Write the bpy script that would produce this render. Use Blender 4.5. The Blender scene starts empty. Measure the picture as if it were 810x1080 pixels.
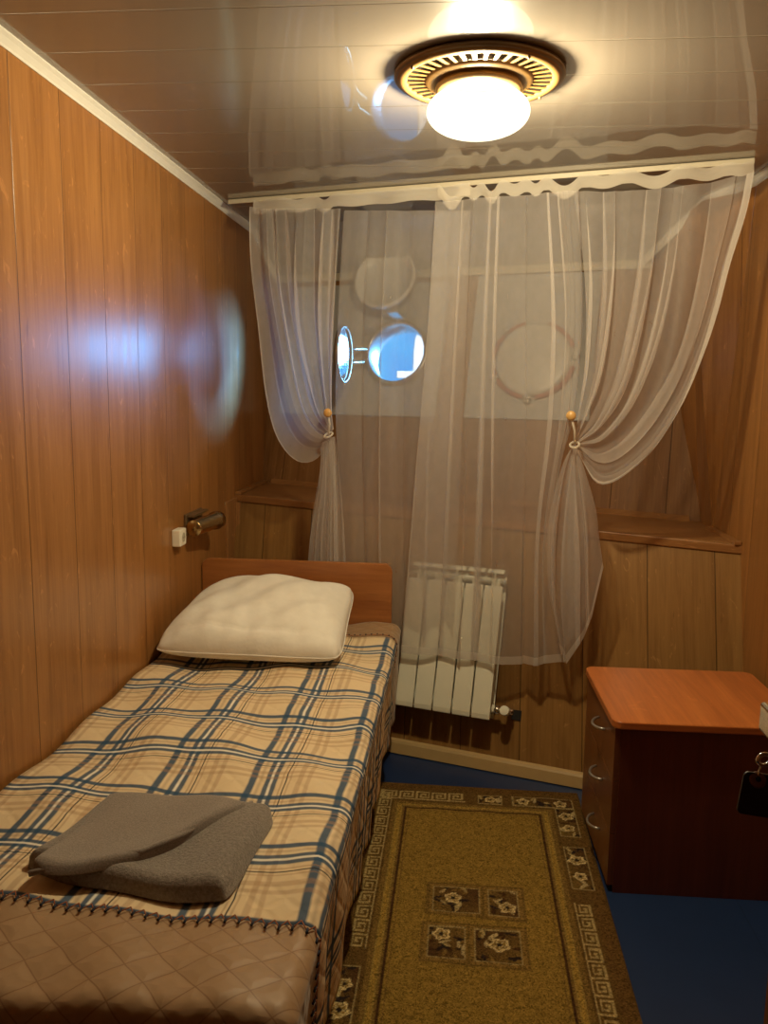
import bpy, bmesh, math, random
import numpy as np
from mathutils import Vector, Matrix
random.seed(7); rng = np.random.RandomState(5)
S = bpy.context.scene
COL = S.collection
PI = math.pi

# ------------------------------------------------------------------ camera
FPX = 872.1
PIT, YAW, ROL = [math.radians(a) for a in (8.3057, 5.325, .8195)]
CAM = Vector((1.07, 0, 1.5))
_f = Vector((-math.sin(YAW)*math.cos(PIT), math.cos(YAW)*math.cos(PIT), -math.sin(PIT)))
_r0 = Vector((math.cos(YAW), math.sin(YAW), 0)); _u0 = _r0.cross(_f)
_r = math.cos(ROL)*_r0 + math.sin(ROL)*_u0
_u = -math.sin(ROL)*_r0 + math.cos(ROL)*_u0
cd = bpy.data.cameras.new('camera'); cam = bpy.data.objects.new('camera', cd); COL.objects.link(cam)
cd.sensor_fit = 'VERTICAL'; cd.sensor_height = 24; cd.sensor_width = 18; cd.lens = FPX/1080*24
cd.clip_start = .02
m = Matrix((_r, _u, -_f)).transposed().to_4x4(); m.translation = CAM
cam.matrix_world = m; S.camera = cam

# ------------------------------------------------------------------ world, sun, exposure
S.view_settings.view_transform = 'Standard'; S.view_settings.look = 'None'
S.view_settings.gamma = 1; S.view_settings.use_curve_mapping = False
S.view_settings.exposure = 0.0
W = bpy.data.worlds.new('sky'); S.world = W; W.use_nodes = True
wn = W.node_tree.nodes; wl = W.node_tree.links
bg = wn['Background']
tc = wn.new('ShaderNodeTexCoord'); wv = wn.new('ShaderNodeTexNoise'); wv.inputs['Scale'].default_value = 14
wr = wn.new('ShaderNodeValToRGB'); wr.color_ramp.elements[0].position = .35; wr.color_ramp.elements[1].position = .7
wr.color_ramp.elements[0].color = (.0, .30, .80, 1); wr.color_ramp.elements[1].color = (.01, .46, .95, 1)
wl.new(tc.outputs['Generated'], wv.inputs['Vector']); wl.new(wv.outputs['Fac'], wr.inputs['Fac'])
wl.new(wr.outputs['Color'], bg.inputs['Color']); bg.inputs['Strength'].default_value = 1.5
sd = bpy.data.lights.new('sun', 'SUN'); sd.energy = 9; sd.color = (1, .95, .9); sd.angle = .01
sun = bpy.data.objects.new('sun', sd); COL.objects.link(sun)
sun.rotation_mode = 'QUATERNION'; sun.rotation_quaternion = Vector((-.6, .5, -.5)).to_track_quat('-Z', 'Y')
LAMP_W = 122
# daylight entering through the round porthole
for nm, loc, tgt, en, rad, cone in (('daylight', (1.55, 5.08, 1.80), (0, 3.74, 1.64), 1000, .18, 30), ('daylight', (.98, 4.98, 1.78), (0, 3.05, 1.58), 95, .14, 34)):
    l_ = bpy.data.lights.new(nm, 'SPOT'); l_.energy = en; l_.color = (.14, .46, 1); l_.shadow_soft_size = rad; l_.spot_size = math.radians(cone); l_.spot_blend = .5
    o_ = bpy.data.objects.new(nm, l_); COL.objects.link(o_); o_.location = loc
    o_.rotation_mode = 'QUATERNION'; o_.rotation_quaternion = (Vector(tgt)-Vector(loc)).to_track_quat('-Z', 'Y')

# ------------------------------------------------------------------ layout helpers
def ray(x, y):
    return _r*((x-405)/FPX) + _u*(-(y-540)/FPX) + _f
def onpl(x, y, p0, n):
    d = ray(x, y); n = Vector(n)
    return CAM + d*(n.dot(Vector(p0)-CAM)/n.dot(d))
def onz(x, y, z): return onpl(x, y, (0, 0, z), (0, 0, 1))

# ------------------------------------------------------------------ materials
def sock(nd, name):
    return nd.inputs[name]
def newmat(name):
    mt = bpy.data.materials.new(name); mt.use_nodes = True
    return mt, mt.node_tree.nodes, mt.node_tree.links, mt.node_tree.nodes['Principled BSDF']
def mathn(N, L, op, a, b=None, c=None, clamp=False):
    n = N.new('ShaderNodeMath'); n.operation = op; n.use_clamp = clamp
    for i, v in enumerate((a, b, c)):
        if v is None: continue
        if isinstance(v, (int, float)): n.inputs[i].default_value = v
        else: L.new(v, n.inputs[i])
    return n.outputs[0]
def mixc(N, L, fac, a, b):
    n = N.new('ShaderNodeMix'); n.data_type = 'RGBA'
    if isinstance(fac, (int, float)): n.inputs[0].default_value = fac
    else: L.new(fac, n.inputs[0])
    for i, v in ((6, a), (7, b)):
        if isinstance(v, tuple): n.inputs[i].default_value = (*v[:3], 1)
        else: L.new(v, n.inputs[i])
    return n.outputs[2]
def simple(name, col, rough=.5, metal=0, coat=0, bump=None, spec=None, noise=None):
    mt, N, L, P = newmat(name)
    P.inputs['Roughness'].default_value = rough; P.inputs['Metallic'].default_value = metal
    P.inputs['Coat Weight'].default_value = coat
    if spec is not None: P.inputs['Specular IOR Level'].default_value = spec
    t = N.new('ShaderNodeTexCoord')
    nz = N.new('ShaderNodeTexNoise'); nz.inputs['Scale'].default_value = noise or 30; nz.inputs['Detail'].default_value = 4
    L.new(t.outputs['Object'], nz.inputs['Vector'])
    c = mixc(N, L, nz.outputs['Fac'], tuple(v*.93 for v in col), tuple(min(1, v*1.07) for v in col))
    L.new(c, P.inputs['Base Color'])
    if bump:
        b = N.new('ShaderNodeBump'); b.inputs['Distance'].default_value = bump[1]; b.inputs['Strength'].default_value = bump[2] if len(bump) > 2 else .6
        n2 = N.new('ShaderNodeTexNoise'); n2.inputs['Scale'].default_value = bump[0]; n2.inputs['Detail'].default_value = 3
        L.new(t.outputs['Object'], n2.inputs['Vector']); L.new(n2.outputs['Fac'], b.inputs['Height']); L.new(b.outputs['Normal'], P.inputs['Normal'])
    return mt
def wood(name, light, mid, dark, rough=.33, groove=None, off=0, gw=.0016, gdark=.35, grain=1.0, coat=0, fig=1.0, spec=.5):
    """UV in metres, grain along V."""
    mt, N, L, P = newmat(name)
    P.inputs['Specular IOR Level'].default_value = spec
    uv = N.new('ShaderNodeUVMap'); sp = N.new('ShaderNodeSeparateXYZ'); L.new(uv.outputs[0], sp.inputs[0])
    u, v = sp.outputs[0], sp.outputs[1]
    vv = v
    if groove:
        q = mathn(N, L, 'DIVIDE', mathn(N, L, 'ADD', u, off), groove)
        fl = mathn(N, L, 'FLOOR', q)
        vv = mathn(N, L, 'ADD', v, mathn(N, L, 'MULTIPLY', fl, 3.371))
    def vec(su, sv, o=0.):
        c = N.new('ShaderNodeCombineXYZ'); L.new(mathn(N, L, 'MULTIPLY', u, su), c.inputs[0]); L.new(mathn(N, L, 'MULTIPLY', vv, sv), c.inputs[1]); c.inputs[2].default_value = o
        return c.outputs[0]
    def noise(vc, det=4, rg=.6, dist=0):
        n = N.new('ShaderNodeTexNoise'); n.inputs['Scale'].default_value = 1; n.inputs['Detail'].default_value = det; n.inputs['Roughness'].default_value = rg
        n.inputs['Distortion'].default_value = dist; L.new(vc, n.inputs['Vector']); return n.outputs['Fac']
    a = noise(vec(26*grain, 1.5), 5, .65, .6)         # broad streaks
    b = noise(vec(120*grain, 5, 3.), 3, .6, .3)       # fine pores
    r = N.new('ShaderNodeValToRGB'); e = r.color_ramp.elements
    e[0].position = .32; e[0].color = (*dark, 1); e[1].position = .68; e[1].color = (*light, 1)
    k = e.new(.5); k.color = (*mid, 1)
    f = mathn(N, L, 'ADD', mathn(N, L, 'MULTIPLY', a, .72), mathn(N, L, 'MULTIPLY', b, .28))
    L.new(f, r.inputs['Fac'])
    # small curly figure flecks, as in cherry laminate
    fg = noise(vec(22, 9, 9.), 2, .5, 2.5)
    fm = N.new('ShaderNodeMapRange'); fm.inputs[1].default_value = .66; fm.inputs[2].default_value = .74; fm.inputs[4].default_value = .38*fig
    L.new(fg, fm.inputs[0])
    c = mixc(N, L, fm.outputs[0], r.outputs['Color'], tuple(min(1, x*1.6+.02) for x in light))
    fk = noise(vec(60, 7, 5.), 2, .5, .5)
    fn = N.new('ShaderNodeMapRange'); fn.inputs[1].default_value = .68; fn.inputs[2].default_value = .78; fn.inputs[4].default_value = .5*fig
    L.new(fk, fn.inputs[0])
    c = mixc(N, L, fn.outputs[0], c, tuple(x*.45 for x in dark))
    hgt = mathn(N, L, 'MULTIPLY', b, .15)
    if groove:
        fr = mathn(N, L, 'SUBTRACT', mathn(N, L, 'FRACT', q), .5)
        d = mathn(N, L, 'MULTIPLY', mathn(N, L, 'SUBTRACT', .5, mathn(N, L, 'ABSOLUTE', fr)), groove)
        g = N.new('ShaderNodeMapRange'); g.inputs[1].default_value = gw*.5; g.inputs[2].default_value = gw*1.3
        L.new(d, g.inputs[0])
        c = mixc(N, L, g.outputs[0], tuple(x*gdark for x in dark), c)
        hgt = mathn(N, L, 'ADD', hgt, g.outputs[0])
        # every board a shade of its own
        wn_ = N.new('ShaderNodeTexWhiteNoise'); wn_.noise_dimensions = '1D'; L.new(fl, wn_.inputs['W'])
        tone = mathn(N, L, 'ADD', mathn(N, L, 'MULTIPLY', wn_.outputs['Value'], .16), .90)
        hs = N.new('ShaderNodeHueSaturation'); L.new(tone, hs.inputs['Value']); L.new(c, hs.inputs['Color']); c = hs.outputs['Color']
    L.new(c, P.inputs['Base Color'])
    bp = N.new('ShaderNodeBump'); bp.inputs['Distance'].default_value = .0012; bp.inputs['Strength'].default_value = .5
    L.new(hgt, bp.inputs['Height']); L.new(bp.outputs['Normal'], P.inputs['Normal'])
    rr = mathn(N, L, 'ADD', mathn(N, L, 'MULTIPLY', a, .12), rough-.06); L.new(rr, P.inputs['Roughness'])
    P.inputs['Coat Weight'].default_value = coat; P.inputs['Coat Roughness'].default_value = .12
    return mt

M = {}
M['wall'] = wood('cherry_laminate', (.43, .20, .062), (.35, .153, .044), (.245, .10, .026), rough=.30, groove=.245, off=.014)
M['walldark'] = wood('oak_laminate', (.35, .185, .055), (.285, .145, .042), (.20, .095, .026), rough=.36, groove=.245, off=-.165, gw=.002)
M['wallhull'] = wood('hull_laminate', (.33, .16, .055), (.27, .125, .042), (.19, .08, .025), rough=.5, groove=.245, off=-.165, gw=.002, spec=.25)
M['trimwood'] = wood('trim_wood', (.40, .19, .065), (.33, .15, .05), (.25, .105, .032), rough=.36)
M['bed'] = wood('walnut_laminate', (.46, .18, .052), (.37, .135, .037), (.26, .085, .023), rough=.32, grain=.7, fig=.3)
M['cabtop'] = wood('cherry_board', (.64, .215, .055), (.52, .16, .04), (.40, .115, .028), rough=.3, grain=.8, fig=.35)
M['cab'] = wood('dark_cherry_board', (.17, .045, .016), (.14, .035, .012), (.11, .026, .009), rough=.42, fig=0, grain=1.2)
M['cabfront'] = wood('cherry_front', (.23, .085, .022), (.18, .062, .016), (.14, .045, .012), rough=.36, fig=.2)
M['skirt'] = simple('baseboard_beige', (.50, .34, .15), .4)
M['whiteplastic'] = simple('white_plastic', (.80, .78, .72), .35)
M['cream'] = simple('cream_plastic', (.55, .49, .38), .35)
M['socket'] = simple('socket_plastic', (.86, .82, .70), .3)
M['enamel'] = simple('radiator_enamel', (.80, .80, .68), .32, noise=6)
M['hullwhite'] = simple('white_painted_steel', (.44, .43, .42), .35, bump=(60, .001))
M['steel'] = simple('grey_steel', (.55, .54, .52), .28, .8)
M['polished'] = simple('polished_steel', (.82, .84, .86), .07, 1)
M['chrome'] = simple('chrome', (.78, .76, .72), .12, 1)
M['brass'] = simple('brass', (.50, .36, .17), .25, 1)
M['goldring'] = simple('gold_lacquer', (.27, .15, .045), .45, .15)
M['bronze'] = simple('dark_bronze', (.22, .15, .08), .4, .6)
M['black'] = simple('black_gap', (.012, .010, .008), .7)
M['blackplastic'] = simple('black_plastic', (.010, .009, .008), .45)
M['redpaint'] = simple('red_rubber', (.36, .10, .075), .6)
M['linen'] = simple('white_linen', (.86, .83, .76), .85, bump=(14, .012, .35), spec=.2)
M['knob'] = simple('amber_wood_knob', (.62, .36, .12), .35)
M['glassoutside'] = simple('white_deck_paint', (.85, .87, .9), .5)

def ceiling_mat():
    mt, N, L, P = newmat('glossy_ceiling_panel')
    uv = N.new('ShaderNodeUVMap'); sp = N.new('ShaderNodeSeparateXYZ'); L.new(uv.outputs[0], sp.inputs[0])
    q = mathn(N, L, 'DIVIDE', mathn(N, L, 'SUBTRACT', sp.outputs[1], 2.255), .2085)
    fr = mathn(N, L, 'SUBTRACT', mathn(N, L, 'FRACT', q), .5)
    d = mathn(N, L, 'MULTIPLY', mathn(N, L, 'SUBTRACT', .5, mathn(N, L, 'ABSOLUTE', fr)), .2085)
    g = N.new('ShaderNodeMapRange'); g.inputs[1].default_value = .0006; g.inputs[2].default_value = .0028; L.new(d, g.inputs[0])
    c = mixc(N, L, g.outputs[0], (.19, .16, .125), (.28, .242, .205))
    L.new(c, P.inputs['Base Color'])
    P.inputs['Roughness'].default_value = .4; P.inputs['Specular IOR Level'].default_value = .1
    P.inputs['Coat Weight'].default_value = 1; P.inputs['Coat Roughness'].default_value = .02; P.inputs['Coat IOR'].default_value = 1.55
    b = N.new('ShaderNodeBump'); b.inputs['Distance'].default_value = .0015; b.inputs['Strength'].default_value = .35
    L.new(g.outputs[0], b.inputs['Height'])
    t = N.new('ShaderNodeTexCoord'); nz = N.new('ShaderNodeTexNoise'); nz.inputs['Scale'].default_value = 3.0; L.new(t.outputs['Object'], nz.inputs['Vector'])
    b2 = N.new('ShaderNodeBump'); b2.inputs['Distance'].default_value = .002; b2.inputs['Strength'].default_value = .25
    L.new(nz.outputs['Fac'], b2.inputs['Height']); L.new(b.outputs['Normal'], b2.inputs['Normal'])
    L.new(b2.outputs['Normal'], P.inputs['Normal']); L.new(b2.outputs['Normal'], P.inputs['Coat Normal'])
    return mt
M['ceiling'] = ceiling_mat()

def lino_mat():
    mt, N, L, P = newmat('blue_linoleum')
    uv = N.new('ShaderNodeUVMap'); sp = N.new('ShaderNodeSeparateXYZ'); L.new(uv.outputs[0], sp.inputs[0])
    d = mathn(N, L, 'ABSOLUTE', mathn(N, L, 'SUBTRACT', sp.outputs[0], 1.93))
    g = N.new('ShaderNodeMapRange'); g.inputs[1].default_value = .001; g.inputs[2].default_value = .003; L.new(d, g.inputs[0])
    nz = N.new('ShaderNodeTexNoise'); nz.inputs['Scale'].default_value = 9; nz.inputs['Detail'].default_value = 5; L.new(uv.outputs[0], nz.inputs['Vector'])
    c = mixc(N, L, nz.outputs['Fac'], (.009, .026, .085), (.013, .035, .115))
    c = mixc(N, L, g.outputs[0], (.006, .02, .07), c)
    L.new(c, P.inputs['Base Color']); P.inputs['Roughness'].default_value = .42
    return mt
M['lino'] = lino_mat()

def sheer_mat(name, alpha, col):
    mt, N, L, P = newmat(name)
    N.remove(P); out = [n for n in N if n.type == 'OUTPUT_MATERIAL'][0]
    di = N.new('ShaderNodeBsdfDiffuse'); di.inputs['Color'].default_value = (*col, 1)
    tr = N.new('ShaderNodeBsdfTranslucent'); tr.inputs['Color'].default_value = (*col, 1)
    tp = N.new('ShaderNodeBsdfTransparent')
    mx = N.new('ShaderNodeMixShader'); mx.inputs[0].default_value = .42
    L.new(di.outputs[0], mx.inputs[1]); L.new(tr.outputs[0], mx.inputs[2])
    # woven threads: cover more when the cloth turns edge-on
    lw = N.new('ShaderNodeLayerWeight'); lw.inputs['Blend'].default_value = .5
    p = mathn(N, L, 'POWER', lw.outputs['Facing'], 2.2)
    uv = N.new('ShaderNodeUVMap'); nz = N.new('ShaderNodeTexNoise'); nz.inputs['Scale'].default_value = 30; L.new(uv.outputs[0], nz.inputs['Vector'])
    al = mathn(N, L, 'ADD', mathn(N, L, 'MULTIPLY', p, .5), mathn(N, L, 'ADD', alpha-.03, mathn(N, L, 'MULTIPLY', nz.outputs['Fac'], .06)), clamp=True)
    m2 = N.new('ShaderNodeMixShader'); L.new(al, m2.inputs[0]); L.new(tp.outputs[0], m2.inputs[1]); L.new(mx.outputs[0], m2.inputs[2])
    L.new(m2.outputs[0], out.inputs['Surface'])
    return mt
M['sheer'] = sheer_mat('white_tulle', .32, (.80, .75, .72))
M['sheertape'] = sheer_mat('tulle_header_tape', .72, (.86, .80, .70))
M['hem'] = sheer_mat('tulle_hem', .50, (.86, .82, .78))

def glass_mat():
    mt, N, L, P = newmat('porthole_glass')
    N.remove(P); out = [n for n in N if n.type == 'OUTPUT_MATERIAL'][0]
    gl = N.new('ShaderNodeBsdfGlossy'); gl.inputs['Roughness'].default_value = .02
    tp = N.new('ShaderNodeBsdfTransparent'); tp.inputs['Color'].default_value = (.93, .98, 1, 1)
    mx = N.new('ShaderNodeMixShader'); fr = N.new('ShaderNodeFresnel'); fr.inputs['IOR'].default_value = 1.4
    L.new(fr.outputs[0], mx.inputs[0]); L.new(tp.outputs[0], mx.inputs[1]); L.new(gl.outputs[0], mx.inputs[2]); L.new(mx.outputs[0], out.inputs['Surface'])
    return mt
M['glass'] = glass_mat()
def globe_mat():
    mt, N, L, P = newmat('opal_globe_glass')
    N.remove(P); out = [n for n in N if n.type == 'OUTPUT_MATERIAL'][0]
    em = N.new('ShaderNodeEmission'); em.inputs['Color'].default_value = (1, .93, .68, 1); em.inputs['Strength'].default_value = 2.4
    tp = N.new('ShaderNodeBsdfTransparent'); tp.inputs['Color'].default_value = (1, 1, 1, 1)
    mx = N.new('ShaderNodeMixShader'); mx.inputs[0].default_value = .55
    L.new(tp.outputs[0], mx.inputs[1]); L.new(em.outputs[0], mx.inputs[2]); L.new(mx.outputs[0], out.inputs['Surface'])
    return mt
M['globe'] = globe_mat()

PER_U, PER_V = .225, .232
def plaid_mat(border=False):
    mt, N, L, P = newmat('quilted_brown_satin' if border else 'plaid_cotton')
    uv = N.new('ShaderNodeUVMap'); sp = N.new('ShaderNodeSeparateXYZ'); L.new(uv.outputs[0], sp.inputs[0])
    u, v = sp.outputs[0], sp.outputs[1]
    nz = N.new('ShaderNodeTexNoise'); nz.inputs['Scale'].default_value = 9; L.new(uv.outputs[0], nz.inputs['Vector'])
    if border:
        c = mixc(N, L, nz.outputs['Fac'], (.35, .22, .115), (.42, .27, .15))
        # diamonds
        S1, S2 = .088, .074
    else:
        S1, S2 = .075, .075
    # wobbly diamond quilting
    w = mathn(N, L, 'MULTIPLY', mathn(N, L, 'SUBTRACT', nz.outputs['Fac'], .5), .25)
    a = mathn(N, L, 'DIVIDE', u, S1); b = mathn(N, L, 'DIVIDE', v, S2)
    d1 = mathn(N, L, 'ADD', mathn(N, L, 'ADD', a, b), w); d2 = mathn(N, L, 'SUBTRACT', mathn(N, L, 'SUBTRACT', a, b), w)
    def tri(x):
        return mathn(N, L, 'ABSOLUTE', mathn(N, L, 'SUBTRACT', mathn(N, L, 'FRACT', x), .5))
    e1 = mathn(N, L, 'SUBTRACT', .5, tri(d1)); e2 = mathn(N, L, 'SUBTRACT', .5, tri(d2))
    q = mathn(N, L, 'MINIMUM', e1, e2)
    qm = N.new('ShaderNodeMapRange'); qm.inputs[1].default_value = 0; qm.inputs[2].default_value = .34 if border else .25; qm.interpolation_type = 'SMOOTHSTEP'; L.new(q, qm.inputs[0])
    if not border:
        bu = mathn(N, L, 'ADD', u, mathn(N, L, 'MULTIPLY', mathn(N, L, 'SUBTRACT', nz.outputs['Fac'], .5), .012))
        bv = mathn(N, L, 'ADD', v, mathn(N, L, 'MULTIPLY', mathn(N, L, 'SUBTRACT', nz.outputs['Fac'], .5), .012))
        pu = mathn(N, L, 'FRACT', mathn(N, L, 'DIVIDE', mathn(N, L, 'SUBTRACT', bu, .780), PER_U))
        pv = mathn(N, L, 'FRACT', mathn(N, L, 'DIVIDE', mathn(N, L, 'SUBTRACT', .014, bv), PER_V))
        def band(x, c0, hw, soft, per):
            d = mathn(N, L, 'ABSOLUTE', mathn(N, L, 'SUBTRACT', x, c0))
            m_ = N.new('ShaderNodeMapRange'); m_.inputs[1].default_value = (hw-soft)/per; m_.inputs[2].default_value = (hw+soft)/per
            m_.inputs[3].default_value = 1; m_.inputs[4].default_value = 0; L.new(d, m_.inputs[0]); return m_.outputs[0]
        c = mixc(N, L, nz.outputs['Fac'], (.76, .60, .38), (.84, .69, .47))
        blue = (.03, .085, .17); tan = (.42, .24, .13); white = (.88, .84, .74); black = (.02, .02, .03)
        def stripes(c, x, per, f):
            # f: flips order
            P_ = lambda t: (t/.225)
            for cc, hw, soft, col, op in ((.130, .0065, .002, tan, .42), (.152, .0055, .002, tan, .38), (.032, .004, .003, (.20, .12, .09), .3), (.088, .0022, .001, tan, .5), (.106, .0022, .001, tan, .4),
                                      (.060, .0042, .0015, white, .95), (.0505, .0058, .002, blue, .9), (.0695, .0058, .002, blue, .9),
                                      (.097, .0016, .0006, black, .9), (.012, .0085, .0025, blue, .92)):
                bnd = band(x, P_(cc), hw, soft, .225)
                c = mixc(N, L, mathn(N, L, 'MULTIPLY', bnd, op), c, col)
            return c
        c = stripes(c, pu, PER_U, 0)
        c = stripes(c, pv, PER_V, 0)
        L.new(c, P.inputs['Base Color'])
        P.inputs['Roughness'].default_value = .8; P.inputs['Specular IOR Level'].default_value = .2
    else:
        st = N.new('ShaderNodeMapRange'); st.inputs[1].default_value = .012; st.inputs[2].default_value = .03; L.new(q, st.inputs[0])
        c = mixc(N, L, st.outputs[0], (.26, .14, .065), c)
        L.new(c, P.inputs['Base Color']); P.inputs['Roughness'].default_value = .5; P.inputs['Sheen Weight'].default_value = .2
    bp = N.new('ShaderNodeBump'); bp.inputs['Distance'].default_value = .005 if border else .004; bp.inputs['Strength'].default_value = .38 if border else .4
    fz = N.new('ShaderNodeTexNoise'); fz.inputs['Scale'].default_value = 22; fz.inputs['Detail'].default_value = 3; L.new(uv.outputs[0], fz.inputs['Vector'])
    L.new(mathn(N, L, 'ADD', qm.outputs[0], mathn(N, L, 'MULTIPLY', fz.outputs['Fac'], .5)), bp.inputs['Height']); L.new(bp.outputs['Normal'], P.inputs['Normal'])
    return mt
M['plaid'] = plaid_mat(); M['quilt'] = plaid_mat(True)

def fleece_mat(name, col, sc, dist):
    mt, N, L, P = newmat(name)
    t = N.new('ShaderNodeTexCoord')
    nz = N.new('ShaderNodeTexNoise'); nz.inputs['Scale'].default_value = sc; nz.inputs['Detail'].default_value = 5; nz.inputs['Roughness'].default_value = .7
    L.new(t.outputs['Object'], nz.inputs['Vector'])
    r = N.new('ShaderNodeMapRange'); r.inputs[1].default_value = .35; r.inputs[2].default_value = .65; L.new(nz.outputs['Fac'], r.inputs[0])
    c = mixc(N, L, r.outputs[0], tuple(x*.72 for x in col), tuple(x*1.2 for x in col))
    L.new(c, P.inputs['Base Color']); P.inputs['Roughness'].default_value = .95; P.inputs['Sheen Weight'].default_value = .35; P.inputs['Specular IOR Level'].default_value = .1
    b = N.new('ShaderNodeBump'); b.inputs['Distance'].default_value = dist; b.inputs['Strength'].default_value = .8
    L.new(nz.outputs['Fac'], b.inputs['Height']); L.new(b.outputs['Normal'], P.inputs['Normal'])
    return mt
M['fleece'] = fleece_mat('grey_fleece', (.30, .265, .235), 160, .006)
M['fleecesmooth'] = fleece_mat('grey_fleece_smooth', (.31, .27, .24), 320, .0015)

def rug_mat():
    mt, N, L, P = newmat('rug_pile')
    at = N.new('ShaderNodeAttribute'); at.attribute_name = 'pile_colour'
    uv = N.new('ShaderNodeUVMap')
    nz = N.new('ShaderNodeTexNoise'); nz.inputs['Scale'].default_value = 110; nz.inputs['Detail'].default_value = 4; nz.inputs['Distortion'].default_value = 2.0; L.new(uv.outputs[0], nz.inputs['Vector'])
    r = N.new('ShaderNodeMapRange'); r.inputs[1].default_value = .36; r.inputs[2].default_value = .66; r.inputs[3].default_value = .5; r.inputs[4].default_value = 1.75; L.new(nz.outputs['Fac'], r.inputs[0])
    vm = N.new('ShaderNodeVectorMath'); vm.operation = 'SCALE'; L.new(at.outputs['Color'], vm.inputs[0]); L.new(r.outputs[0], vm.inputs['Scale'])
    L.new(vm.outputs[0], P.inputs['Base Color']); P.inputs['Roughness'].default_value = .95; P.inputs['Specular IOR Level'].default_value = .1
    b = N.new('ShaderNodeBump'); b.inputs['Distance'].default_value = .003; b.inputs['Strength'].default_value = .6
    L.new(nz.outputs['Fac'], b.inputs['Height']); L.new(b.outputs['Normal'], P.inputs['Normal'])
    return mt
M['rug'] = rug_mat()

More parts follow.
